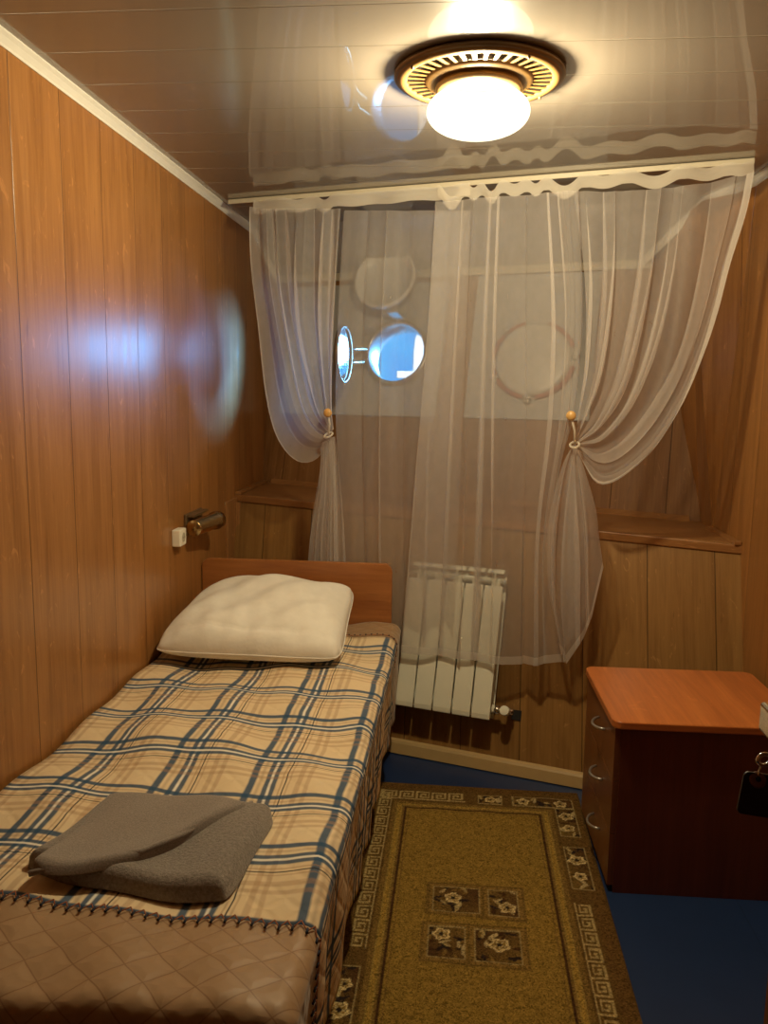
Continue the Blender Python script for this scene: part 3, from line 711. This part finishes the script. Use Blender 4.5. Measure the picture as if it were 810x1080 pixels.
# ================================================================== CEILING LAMP
LC = Vector((1.087, 2.233, 0))
lamp = tag(empty('ceiling_lamp', (LC.x, LC.y, CEIL)), 'round brass ring ceiling lamp with a glowing opal globe', 'lamp')
b = MB(); b.lathe([(.03, -.001), (.205, -.001), (.215, -.004), (.215, -.011), (.210, -.015), (.20, -.016)]); b.build('rim', M['bronze'], lamp)
b = MB(); b.lathe([(.06, -.006), (.196, -.006)]); b.build('shadow_plate', M['black'], lamp)
b = MB(); b.lathe([(.207, -.014), (.204, -.019), (.192, -.022), (.183, -.020), (.181, -.015)], n=72)
b.lathe([(.137, -.017), (.134, -.022), (.120, -.027), (.114, -.024), (.110, -.018), (.102, -.020), (.098, -.030)], n=64)
for i in range(38):
    a = 2*PI*i/38; c, s_ = math.cos(a), math.sin(a)
    pts = []
    for rr, ww, zz in ((.132, .0042, -.019), (.185, .0060, -.018)):
        for sg in (-1, 1): pts.append((c*rr-s_*ww*sg, s_*rr+c*ww*sg, zz))
    vs = pts+[(p[0], p[1], p[2]+.002) for p in pts]
    b.add(vs, [(0, 1, 3, 2), (0, 4, 5, 1), (2, 3, 7, 6), (0, 2, 6, 4), (1, 5, 7, 3)])
b.build('grille', M['goldring'], lamp)
b = MB(); b.lathe([(.098, -.012), (.100, -.026), (.108, -.031), (.110, -.037), (.104, -.043), (.092, -.046), (.085, -.046)]); b.build('collar', M['goldring'], lamp)
for a in (35, 215, 125, 305):
    b = MB(); a = math.radians(a); b.lathe([(.0001, -.027), (.003, -.027), (.004, -.020)], (math.cos(a)*.197, math.sin(a)*.197, 0)); b.build('screw', M['bronze'], lamp)
b = MB(); prof = []
for i in range(33):
    th = PI*i/32; zz = math.cos(th); rr = math.sin(th)**.85
    prof.append((max(.0001, rr*.131), -.092+zz*.058))
prof = [p for p in prof if not (p[1] > -.048)]
b.lathe([(.090, -.045)]+prof, n=64); b.build('globe', M['globe'], lamp)
ld = bpy.data.lights.new('bulb', 'POINT'); ld.energy = LAMP_W; ld.color = (1, .83, .50); ld.shadow_soft_size = .040
bl = bpy.data.objects.new('bulb', ld); COL.objects.link(bl); bl.parent = lamp; bl.location = (0, 0, -.095)

# ================================================================== BED
BX0, BX1, BYH, BYF, BZ = .012, .80, 3.285, 1.36, .55
bed = tag(empty('bed', (.4, 2.3, 0)), 'single bed with a dark cherry headboard along the left wall', 'bed')
WORLD.add(bed.name)
b = MB(); b.grain = 0
pol = []
hw0, hw1, hz = .004, .800, .803
rc_ = .035
pol += [(hw0, .02), (hw1, .02)]
for kk in range(7): a = PI/2*kk/6; pol.append((hw1-rc_+rc_*math.cos(a), hz-rc_+rc_*math.sin(a)))
for kk in range(7): a = PI/2+PI/2*kk/6; pol.append((hw0+rc_+rc_*math.cos(a), hz-rc_+rc_*math.sin(a)))
b.prism(pol, -3.312, -3.290, Matrix.Rotation(PI/2, 4, 'X')); b.build('headboard', M['bed'], bed, bevel=.003)
b = MB(); b.box((.02, 1.18, .30), (.76, 3.28, .515)); b.build('mattress', M['linen'], bed, bevel=.03, seg=4)
b = MB(); b.grain = 1; b.box((.74, 1.18, .16), (.76, 3.29, .30)); b.build('side_rail', M['bed'], bed, bevel=.002)
b = MB(); b.grain = 1; b.box((.01, 1.18, .16), (.03, 3.29, .30)); b.build('side_rail', M['bed'], bed, bevel=.002)
b = MB(); b.grain = 0; b.box((.02, 1.16, 0.0), (.755, 1.18, .50)); b.build('footboard', M['bed'], bed, bevel=.002)
b = MB(); b.grain = 0; b.box((.03, 1.18, .27), (.74, 3.28, .30)); b.build('slat_base', M['bed'], bed)
for x in (.03, .69):
    for y in (1.20, 3.23):
        b = MB(); b.box((x, y, 0), (x+.035, y+.035, .27)); b.build('leg', M['bed'], bed, bevel=.002)

# bedspread: u across (0 at the wall), v from the foot seam (0) to the head
UE, VH = .792, BYH-1.345       # u where the side drops, v length of the top
RR = .035; VF = .20
def topz(u, v):
    return (.010*math.sin(u*9+v*2.1)*math.sin(v*5.3+.6) + .006*math.sin(v*17+u*6) + .004*math.sin(u*31+v*9) + .008*math.exp(-((u-.3)/.18)**2-((v-.75)/.25)**2)
            - .012*math.exp(-((u-.42)/.2)**2-((v-.3)/.25)**2))
def arc(d):
    """horizontal run and drop for cloth length d past the edge."""
    q = RR*PI/2
    if d <= 0: return 0, 0
    if d < q: return RR*math.sin(d/RR), RR*(1-math.cos(d/RR))
    return RR, RR+(d-q)
def spread(u, v):
    """v<0: past the foot seam."""
    du = max(0, u-UE); dv = max(0, -v-VF); dd = math.hypot(du, dv)
    run, drop = arc(dd)
    cx = math.cos(math.atan2(dv, du)) if dd > 0 else 1; sy = math.sin(math.atan2(dv, du)) if dd > 0 else 0
    x = BX0+min(u, UE)+run*cx; y = 1.345+max(v, -VF)-run*sy
    z = BZ+topz(min(u, UE), max(v, -VF))*(1-min(1, dd/.1))+0.008*math.exp(-(u/.05)**2)*0-drop
    if dd > .05:
        rp = .008*min(1, (dd-.05)/.15)
        if du > 0:
            x += cx*(rp*math.sin(v*21+1.1*math.sin(v*7))-.022*min(1, drop/.35))
        if dv > 0:
            y -= sy*(rp*.8*math.sin(u*19+1)+.03*min(1, drop/.5))
            x += .010*rp
    if v > VH-.06 and u < UE: z += .0
    return Vector((x, y, z))
BH = .21   # width of the brown border at the head
def inborder(u, v): return v < 0 or v > VH-BH
sp = tag(empty('bedspread', (.4, 2.3, BZ)), 'beige bedspread with blue plaid and a brown quilted border, covering the bed', 'bedspread')
WORLD.add(sp.name)
def patch(us, vs, name, mat, lift=0., zmin=.17):
    P = []; UV = []
    for u in us:
        P.append([spread(u, v)+Vector((0, 0, lift)) for v in vs]); UV.append([(u, v) for v in vs])
    b = MB(); nv = len(vs)
    b.grid(P, UV, skip=lambda i, j: min(P[i][j].z, P[i+1][j].z, P[i][j+1].z, P[i+1][j+1].z) < zmin)
    return b.build(name, mat, sp, solid=.006)
us = np.r_[np.linspace(0, UE-.03, 60), np.linspace(UE-.02, UE+.12, 22), np.linspace(UE+.13, UE+.56, 30)]
patch(us, np.linspace(0, VH-BH, 130), 'plaid_panel', M['plaid'])
patch(us, np.linspace(VH-BH, VH-.005, 18), 'quilted_border', M['quilt'])
patch(us, -np.r_[np.linspace(0, VF+.10, 34), np.linspace(VF+.12, VF+.50, 22)], 'quilted_border', M['quilt'])
# blanket stitch along the seams
def stitches(path, perp, name='stitching'):
    b = MB(); bo = MB()
    for i in range(len(path)-1):
        p, q = path[i], path[i+1]; mid = (p+q)/2
        w = perp[i]
        up = Vector((0, 0, .005)) if abs(w.z) < .5 else Vector((0, 0, .002))
        b.tube([p+up, mid+w*.85+up*.8], .0013, 5); b.tube([mid+w*.85+up*.8, q+up], .0013, 5)
        bo.tube([mid+w*.6+up, mid+w*1.15+up], .0026, 6)
    b.build(name, simple('orange_thread', (.30, .095, .03), .7), sp); bo.build(name, simple('navy_thread', (.012, .018, .04), .7), sp)
def outn(u, v):
    e = 1e-3; a = spread(u+e, v)-spread(u-e, v); c = spread(u, v+e)-spread(u, v-e); n = a.cross(c).normalized(); return n
pu = np.arange(.01, UE+.30, .0245); path = [spread(u, .002)+outn(u, .002)*.005 for u in pu]
perp = [spread(u+.012, -.022)+outn(u+.012, -.022)*.004-(spread(u+.012, .0)+outn(u, .0)*.004) for u in pu]
stitches(path, perp)
pu = np.arange(.3, UE+.25, .022); vb = VH-BH
path = [spread(u, vb)+outn(u, vb)*.005 for u in pu]; perp = [spread(u, vb+.012)-spread(u, vb) for u in pu]
stitches(path, perp)

# pillow
pil = tag(empty('pillow', (.35, 2.95, .62)), 'plump white pillow leaning against the dark headboard', 'pillow')
cnr = [Vector((.016, 2.655, .602)), Vector((.692, 2.645, .604)), Vector((.662, 3.24, .705)), Vector((.060, 3.24, .705))]
def pillow(sgn, thick, seed):
    P = []; UV = []; n = 60
    for i in range(n+1):
        s = -1+2*i/n; row = []; uv = []
        for j in range(n+1):
            t = -1+2*j/n
            a, c = (s+1)/2, (t+1)/2
            # concave edges, pointed corners
            kr = 1-.07*(abs(s)*abs(t))**5; ss = s*kr*(1-.03*(1-t*t)); tt = t*kr*(1-.03*(1-s*s))
            a, c = (ss+1)/2, (tt+1)/2
            q = cnr[0]*(1-a)*(1-c)+cnr[1]*a*(1-c)+cnr[2]*a*c+cnr[3]*(1-a)*c
            h = max(0, (1-abs(s)**2.6))*max(0, (1-abs(t)**(4.5 if t < 0 else 2.6))); h = h**.46
            wr = .004*math.sin(23*s+9*t+2*math.sin(4*t))*max(0, -t)*h + .004*math.sin(14*t-11*s)*max(0, s)*h + .010*math.sin(s*4.2+t*3+seed)*h + .006*math.sin(s*9-t*7)*h + .004*math.sin(18*s+3*t)*(1-abs(t))*h*(abs(s)+.2)
            wr += -.010*math.exp(-((t+.80)/.05)**2)*math.exp(-(s/.75)**2)*(sgn > 0)
            q = q+Vector((0, -.25*sgn*.2, 1)).normalized()*sgn*(thick*h+wr*(sgn > 0))
            row.append(q-Vector(pil.location)); uv.append((a*.7, c*.6))
        P.append(row); UV.append(uv)
    return P, UV
b = MB(); P, UV = pillow(1, .102, 0); b.grid(P, UV); P, UV = pillow(-1, .050, 0)
b2 = MB(); b2.grid(P[::-1], UV[::-1])
b.add(b2.v, b2.f, [(0, 0)]*len(b2.v), True)
po = b.build('pillowcase', M['linen'], pil)
me = po.data; bm = bmesh.new(); bm.from_mesh(me); bmesh.ops.remove_doubles(bm, verts=bm.verts, dist=.0008); bm.to_mesh(me); bm.free()
# seam of the case
b = MB(); off = Vector(pil.location)
edge = []
P, UV = pillow(1, .102, 0)
edge = [P[i][0] for i in range(61)]+[P[60][j] for j in range(1, 61)]+[P[i][60] for i in range(59, -1, -1)]+[P[0][j] for j in range(59, 0, -1)]
b.tube(edge, .0022, 6, closed=True); b.build('seam', M['linen'], pil)

# folded fleece blanket
blk = tag(empty('folded_blanket', (.45, 1.56, BZ)), 'folded grey fleece blanket with one corner turned over, on the plaid bedspread', 'blanket')
def slab(cn, bow, t, z0, name, mat, n=56, seed=0, rexp=.10):
    P = []; UV = []; Q = []
    for i in range(n+1):
        s = i/n; row = []; uv = []; low = []
        for j in range(n+1):
            c = j/n
            S_, C_ = 2*s-1, 2*c-1
            # round corners a little
            k_ = 1-.05*(abs(S_)*abs(C_))**6
            a, d = (S_*k_+1)/2, (C_*k_+1)/2
            q = cn[0]*(1-a)*(1-d)+cn[1]*a*(1-d)+cn[2]*a*d+cn[3]*(1-a)*d
            q = q+Vector((bow[0]*(C_**2-1)*S_*-1*.5+bow[2]*(1-C_**2), bow[1]*(1-S_**2)*C_+bow[3]*(1-S_**2), 0))
            e = min(s, 1-s, c, 1-c)/rexp; e = min(1, e); h = math.sqrt(max(0, 1-(1-e)**2))
            wv_ = .003*math.sin(4*s+3*c+seed)+.0015*math.sin(9*s-7*c+seed)
            bz = topz(q.x, q.y-1.345)*.8
            row.append(Vector((q.x, q.y, z0+bz+h*t+wv_*h))-Vector(blk.location)); low.append(Vector((q.x, q.y, z0+bz-.001))-Vector(blk.location)); uv.append((q.x, q.y))
        P.append(row); UV.append(uv); Q.append(low)
    b = MB(); b.grid(P, UV); b.grid(Q[::-1], UV[::-1]); return b.build(name, mat, blk)
zz = BZ+.006
def bq(x, y, z): q = onz(x, y, z); return Vector((q.x, q.y, 0))
slab([bq(22, 921, zz+.0), bq(240, 951, zz+.0), bq(293, 848, zz+.03), bq(108, 838, zz+.03)], (0, .004, 0, 0), .045, zz, 'lower_fold', M['fleece'], seed=1)
slab([bq(28, 916, zz+.05), bq(150, 893, zz+.055), bq(268, 842, zz+.06), bq(112, 832, zz+.055)], (0, .02, 0, .006), .026, zz+.034, 'turned_corner', M['fleecesmooth'], seed=2.4, rexp=.08)
b = MB()
pts = [Vector((bq(28+(x-28), y, zz+.05).x, bq(x, y, zz+.05).y, zz+.041))-Vector(blk.location) for x, y in ((30, 917), (70, 906), (110, 899), (150, 893), (190, 877), (230, 858), (266, 843))]
b.tube(pts, .006, 8); b.build('rolled_edge', M['fleecesmooth'], blk)

# ================================================================== RADIATOR
zr0, zr1 = .20, .785
ro = Vector((.855, ylow(.855, zr0), zr0))
FRad = frame(ro, (1, -.309, 0), (.309, 1, -.3))
rad = tag(empty('radiator', mw=FRad), 'white five-section radiator on the leaning wall behind the sheer curtain', 'radiator')
SW = .0805; HT = .595
for i in range(5):
    x0 = i*SW; b = MB()
    # front plate with a softly bowed face and curved top lip
    prof = [(-.112, 0.0), (-.116, .02), (-.118, .26), (-.116, .50), (-.112, .522), (-.104, .526), (-.104, 0)]
    vs = []
    for xx in (x0+.003, x0+SW-.003): vs += [(xx, y, z) for y, z in prof]
    n = len(prof); b.add(vs, [(j, (j+1) % n, n+(j+1) % n, n+j) for j in range(n)]+[tuple(range(n))[::-1], tuple(range(n, 2*n))])
    sec = b.build('section', M['enamel'], rad, bevel=.003)
    b = MB()
    b.box((x0+SW/2-.004, -.104, .02), (x0+SW/2+.004, -.03, .56))      # web
    b.box((x0+.006, -.036, .0), (x0+SW-.006, -.030, .56))             # rear plate
    b.box((x0+SW/2-.018, -.085, .02), (x0+SW/2+.018, -.045, .55))     # water way
    pf = [(-.104, .575), (-.098, .588), (-.080, .595), (-.04, .595), (-.034, .590), (-.036, .575), (-.08, .574)]
    vs = []
    for xx in (x0+.005, x0+SW-.005): vs += [(xx, y, z) for y, z in pf]
    n = len(pf); b.add(vs, [(j, (j+1) % n, n+(j+1) % n, n+j) for j in range(n)]+[tuple(range(n))[::-1], tuple(range(n, 2*n))])
    b.box((x0+SW/2-.003, -.108, .52), (x0+SW/2+.003, -.05, .58))
    b.build('fin', M['enamel'], sec, bevel=.002)
b = MB(); b.tube([(.0, -.065, .55), (5*SW, -.065, .55)], .017, 16); b.build('header_pipe', M['enamel'], rad)
b = MB(); b.tube([(.0, -.065, .04), (5*SW+.004, -.065, .04)], .017, 16); b.build('header_pipe', M['enamel'], rad)
for x in (.10, .32):
    b = MB(); b.box((x, -.04, .50), (x+.03, -.001, .535)); b.build('bracket', M['enamel'], rad)
valve = empty('radiator_valve_part'); bpy.data.objects.remove(valve)
b = MB(); b.tube([(5*SW+.004, -.065, .04), (5*SW+.022, -.065, .04)], .019, 6, cap=True); b.tube([(5*SW+.02, -.065, .04), (5*SW+.055, -.065, .04)], .010, 12)
b.tube([(5*SW+.052, -.065, .04), (5*SW+.052, -.01, .04)], .009, 12)
b.tube([(5*SW+.050, -.05, .04), (5*SW+.075, -.05, .04)], .012, 12)
b.build('valve', M['chrome'], rad)
b = MB(); b.tube([(5*SW+.050, -.070, .04), (5*SW+.050, -.105, .046)], .019, 18); b.build('valve_knob', M['enamel'], rad, bevel=.003)
b = MB(); b.box((5*SW+.060, -.004, .005), (5*SW+.098, .0, .045)); 
pipe = tag(b.build('pipe_opening', M['black'], None, mw=FRad), 'small dark square pipe cutout in the wall beside the radiator valve', 'cutout')

# ================================================================== CHEST OF DRAWERS
cx0, cx1, cy0, cy1, ch = 1.545, 2.095, 2.38, 2.86, .55
chest = tag(empty('chest_of_drawers', (1.8, 2.6, 0)), 'dark red-brown chest of three drawers with an orange cherry top', 'chest of drawers')
rz = Matrix.Translation((cx0, cy0, 0)) @ Matrix.Rotation(math.radians(1.2), 4, 'Z') @ Matrix.Translation((-1.8, -2.6, 0))
chm = Matrix.Translation((-1.8, -2.6, 0)) @ Matrix.Translation((cx0, cy0, 0)) @ Matrix.Rotation(math.radians(1.4), 4, 'Z')
DX, DY = .545, .475
b = MB()
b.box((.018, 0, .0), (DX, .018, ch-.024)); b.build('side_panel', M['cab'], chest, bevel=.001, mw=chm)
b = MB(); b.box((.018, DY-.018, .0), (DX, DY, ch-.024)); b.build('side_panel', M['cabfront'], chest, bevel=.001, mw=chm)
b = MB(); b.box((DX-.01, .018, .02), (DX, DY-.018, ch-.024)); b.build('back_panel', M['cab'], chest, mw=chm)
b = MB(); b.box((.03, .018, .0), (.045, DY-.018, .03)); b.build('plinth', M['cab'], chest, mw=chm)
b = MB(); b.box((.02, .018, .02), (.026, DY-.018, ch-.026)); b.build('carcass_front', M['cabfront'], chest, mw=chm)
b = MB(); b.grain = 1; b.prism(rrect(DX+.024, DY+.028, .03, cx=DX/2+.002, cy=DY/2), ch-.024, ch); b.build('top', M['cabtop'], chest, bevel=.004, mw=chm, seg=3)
dh = (ch-.024-.024)/3
for i in range(3):
    z0 = .022+i*dh; b = MB(); b.grain = 2
    b.box((0, .003, z0+.001), (.018, DY-.003, z0+dh-.001)); dr = b.build('drawer', M['cabfront'], chest, bevel=.0006, mw=chm)
    b = MB(); zc = z0+dh*.62; pts = []
    for kk in range(15):
        t = kk/14; pts.append((-.030*math.sin(PI*t)**.55, .145+.10*t, zc-.003*math.sin(PI*t)))
    b.tube(pts, .0042, 10); b.build('handle', M['steel'], dr)

# ================================================================== SOCKET AND READING LAMP
so = tag(empty('power_socket', (0, 2.985, .945)), 'white boxy power socket on the left wood wall above the pillow', 'socket')
b = MB()
b.box((.0, -.035, -.032), (.034, .035, .032)); bx = b.build('box', M['socket'], so, bevel=.005, seg=3)
b = MB(); b.lathe([(.0185, .0005), (.0205, .0025), (.0225, .0005)], (.034, 0, 0), (1, 0, 0), 32)
b.build('socket_ring', M['socket'], so)
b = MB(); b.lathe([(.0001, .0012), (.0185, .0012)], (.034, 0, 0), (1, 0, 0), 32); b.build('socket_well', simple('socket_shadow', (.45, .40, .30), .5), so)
for dy in (-.0095, .0095):
    b = MB(); b.lathe([(.0001, .0020), (.0028, .0020)], (.034, dy, 0), (1, 0, 0), 12); b.build('pin_hole', M['black'], so)
wlp = tag(empty('wall_lamp', (0, 3.16, .96)), 'small brass cylinder reading lamp on the left wall beside the socket', 'wall lamp')
b = MB(); b.box((0, -.07, -.03), (.012, .13, .055)); b.build('back_plate', M['bronze'], wlp, bevel=.004)
b = MB(); b.box((.012, -.06, .042), (.040, .12, .052)); b.build('mounting_bar', M['bronze'], wlp, bevel=.002)
b = MB(); b.lathe([(.0001, -.09), (.030, -.09), (.032, -.085), (.032, .10), (.036, .104), (.038, .12), (.036, .145), (.030, .147), (.028, .12), (.0001, .118)], (.055, 0, .005), (.12, 1, .0), 36)
b.build('lamp_body', M['brass'], wlp)
b = MB(); b.tube([(.012, .02, .005), (.04, .02, .005)], .008, 10); b.build('arm', M['brass'], wlp)

# ================================================================== RUG
RX, RY, RW, RL = .745, 3.0, .795, 1.67
NX, NY = 204, 418
def hexc(r, g, b_): return np.array([r, g, b_])
BRN = hexc(.105, .058, .016); FIELD = hexc(.215, .132, .026); DK = hexc(.050, .022, .009); RIB = hexc(.255, .17, .04); KEY = hexc(.33, .245, .10); OUT = hexc(.105, .055, .015); CRM = hexc(.52, .40, .19); BLK = hexc(.022, .014, .012); MID = hexc(.16, .095, .024)
img = np.zeros((NX+1, NY+1, 3)); hh = np.zeros((NX+1, NY+1))
X, Y = np.meshgrid(np.linspace(0, RW, NX+1), np.linspace(0, RL, NY+1), indexing='ij')
e = np.minimum.reduce([X, RW-X, Y, RL-Y])
img[:] = BRN
img[e < .045] = OUT; img[e < .006] = BRN
eb = np.minimum.reduce([X-.112, (RW-.112)-X, Y-.145, (RL-.145)-Y])
img[(eb > 0)] = MID
img[(eb > .015) & (eb < .034)] = RIB; img[(eb > .020) & (eb < .029)] = FIELD*1.25
img[(eb > .040)] = DK; img[(eb > .050)] = FIELD
img[(eb > .056) & (eb < .060)] = MID
GK = ["########.", "#......#.", "#.####.#.", "#.#..#.#.", "#.##.#.#.", "#....#.#.", "######.#.", ".......#.", "########."]
GK = ["11111110", "10000010", "10111010", "10101010", "10100010", "10111110", "10000000", "11111111"]
def keyrun(axis, a0, a1, b0, b1, flip=False, rev=False):
    """greek key squares between a0..a1 along the axis, b0..b1 across."""
    n = max(1, round((a1-a0)/.066)); st = (a1-a0)/n
    A, B = (Y, X) if axis == 'y' else (X, Y)
    msk = (A >= a0) & (A < a1) & (B >= b0) & (B < b1)
    fa = ((A-a0)/st) % 1; fb = (B-b0)/(b1-b0)
    if rev: fa = 1-fa-1e-6
    if flip: fb = 1-fb
    ia = np.clip((fa*8).astype(int), 0, 7); ib = np.clip((fb*8).astype(int), 0, 7)
    G = np.array([[int(c) for c in r] for r in GK]); on = G[ib, ia] == 1
    img[msk & on] = KEY
keyrun('y', .065, .974, .058, .104); keyrun('x', .065, .372, .064, .128)
keyrun('y', RL-.974, RL-.065, RW-.104, RW-.058, flip=True, rev=True); keyrun('x', RW-.372, RW-.065, RL-.128, RL-.064, flip=True, rev=True)
def flower(cx, cy, r, ph):
    th = np.arctan2(Y-cy, X-cx); d = np.hypot(X-cx, Y-cy); rr = r*(1+.14*np.cos(5*th+ph))
    img[(d < rr)] = CRM; img[(d < rr*.72)] = MID*1.25; img[(d < rr*.62) & (np.cos(5*th+ph+.9) > .2)] = CRM*.75; img[d < r*.28] = BLK
def leafs(x0, x1, y0, y1, n, seed, cols):
    r_ = np.random.RandomState(seed)
    for _ in range(n):
        cx, cy = r_.uniform(x0, x1), r_.uniform(y0, y1); a = r_.uniform(0, PI); L_, w_ = r_.uniform(.010, .022), r_.uniform(.0035, .007)
        p = (X-cx)*math.cos(a)+(Y-cy)*math.sin(a); q = -(X-cx)*math.sin(a)+(Y-cy)*math.cos(a)
        msk = ((p/L_)**2+(q/w_)**2 < 1) & (X > x0) & (X < x1) & (Y > y0) & (Y < y1)
        img[msk] = cols[r_.randint(len(cols))]
def tile(x0, x1, y0, y1, seed, fl, dark_corner=(1, 0)):
    msk = (X >= x0) & (X < x1) & (Y >= y0) & (Y < y1)
    g = ((X-x0)/(x1-x0)*(1 if dark_corner[0] else -1)-(Y-y0)/(y1-y0)*(-1 if dark_corner[1] else 1))
    g = (g-g[msk].min())/(g[msk].max()-g[msk].min()+1e-9)
    for k_ in range(3): img[..., k_][msk] = (DK[k_]*1.2*g+MID[k_]*.9*(1-g))[msk]
    leafs(x0+.004, x1-.004, y0+.004, y1-.004, 14, seed, [BLK, BLK, DK, MID])
    leafs(x0+.004, x1-.004, y0+.004, y1-.004, 5, seed+50, [CRM*.7, KEY])
    for fx, fy, r in fl: flower(fx, fy, r, seed)
    ed = msk & ((X < x0+.005) | (X > x1-.005) | (Y < y0+.005) | (Y > y1-.005)); img[ed] = KEY*.8
def frame_tile(x0, x1, y0, y1):
    msk = (X > x0-.018) & (X < x1+.018) & (Y > y0-.018) & (Y < y1+.018); img[msk] = MID*.85
    msk = (X > x0-.010) & (X < x1+.010) & (Y > y0-.010) & (Y < y1+.010); img[msk] = MID*1.15
cells = [(.275, .415, .66, .785, 1, [(.335, .715, .024)], (1, 0)), (.437, .530, .66, .79, 2, [(.495, .745, .024)], (1, 1)), (.267, .372, .85, .985, 3, [(.305, .885, .024)], (0, 1)), (.395, .525, .85, .99, 4, [(.465, .915, .027)], (0, 0))]
for x0, x1, y0, y1, *_ in cells: frame_tile(x0, x1, y0, y1)
for x0, x1, y0, y1, sd_, fl, dc in cells: tile(x0, x1, y0, y1, sd_, fl, dc)
for (x0, x1, y0, y1, sd_, fl) in ((.418, .508, .066, .132, 7, [(.465, .098, .020)]), (.545, .765, .062, .132, 8, [(.585, .095, .022), (.72, .10, .022)]), (.695, .765, .132, .325, 9, [(.73, .19, .024), (.73, .27, .02)]), (.695, .765, .390, .63, 10, [(.73, .47, .026), (.73, .56, .02)])):
    tile(x0, x1, y0, y1, sd_, fl); a0, a1, c0, c1 = RW-x1, RW-x0, RL-y1, RL-y0
    tile(a0, a1, c0, c1, sd_+20, [(RW-f[0], RL-f[1], f[2]) for f in fl])
lum = img.sum(axis=2)
H = .009+.0016*np.sin(X*9+Y*4)*0+np.where(e < .004, -.003, 0)
b = MB()
P = [[Vector((RX+X[i, j], RY-Y[i, j], H[i, j]+.0012*math.sin(X[i, j]*40)*math.sin(Y[i, j]*23))) for j in range(NY+1)] for i in range(NX+1)]
b.grid(P[::-1], [[(X[i, j], Y[i, j]) for j in range(NY+1)] for i in range(NX+1)][::-1])
rug = b.build('rug', M['rug'])
imr = img[::-1].reshape(-1, 3)
ca = rug.data.color_attributes.new('pile_colour', 'FLOAT_COLOR', 'POINT')
ca.data.foreach_set('color', np.c_[imr, np.ones(len(imr))].ravel().astype(np.float32))
md = rug.modifiers.new('solid', 'SOLIDIFY'); md.thickness = .008; md.offset = -1
tag(rug, 'olive gold rug with a greek key border and four flower squares', 'rug')

# ================================================================== OPEN DOOR EDGE WITH LATCH, KEY AND TAG (right edge of view)
door = tag(empty('door_1', (1.475, .5, 0)), kind='structure')
b = MB(); b.box((0, -.45, .02), (.04, .50, 2.05)); b.build('leaf', M['cab'], door, bevel=.003)
b = MB(); b.box((-.008, .36, 1.00), (0, .41, 1.20)); b.build('lock_plate', M['brass'], door, bevel=.002)
hc = Vector(onpl(808, 760, (0, .90, 0), (0, 1, 0)))-Vector((1.475, .5, 0))
b = MB(); b.box((hc.x-.004, hc.y-.05, hc.z-.015), (hc.x+.012, hc.y+.012, hc.z+.018)); b.box((hc.x+.008, hc.y-.045, hc.z-.009), (.0, hc.y-.025, hc.z+.011)); b.build('handle', M['chrome'], door, bevel=.004, seg=3)
kp = Vector(onpl(806, 801, (0, .90, 0), (0, 1, 0)))
key = tag(empty('key', kp), 'small metal key standing in the lock at the right edge', 'key')
b = MB(); b.tube([(.0075*math.cos(a), .002*math.cos(a), .0065*math.sin(a)) for a in np.linspace(0, 2*PI, 24, endpoint=False)], .0022, 8, closed=True)
b.tube([(.008, 0, 0), (1.475-kp.x-.004, 0, 0)], .003, 10)
b.build('key_bow', M['chrome'], key)
tg = Vector(onpl(800, 838, (0, .895, 0), (0, 1, 0)))
kt = tag(empty('key_tag', tg), 'black rounded key tag hanging from the key at the right edge', 'key tag')
b = MB(); b.prism(rrect(.052, .050, .006, cx=.006), -.002, .002, Matrix.Rotation(math.radians(6), 4, 'Y') @ Matrix.Rotation(PI/2, 4, 'X')); b.build('tag_plate', M['blackplastic'], kt, bevel=.001)
b = MB(); b.lathe([(.003, .003), (.008, .003), (.009, .001), (.009, -.001)], (-.0035, -.003, .0185), (0, -.8, .6), 24); b.build('eyelet', simple('brown_eyelet', (.14, .05, .02), .4), kt)
b = MB(); top = kp-tg; b.tube([(-.0035, -.003, .019), (-.002, -.001, .028), (top.x-.002, top.y, top.z-.006)], .0012, 6); b.build('wire_loop', M['chrome'], kt)
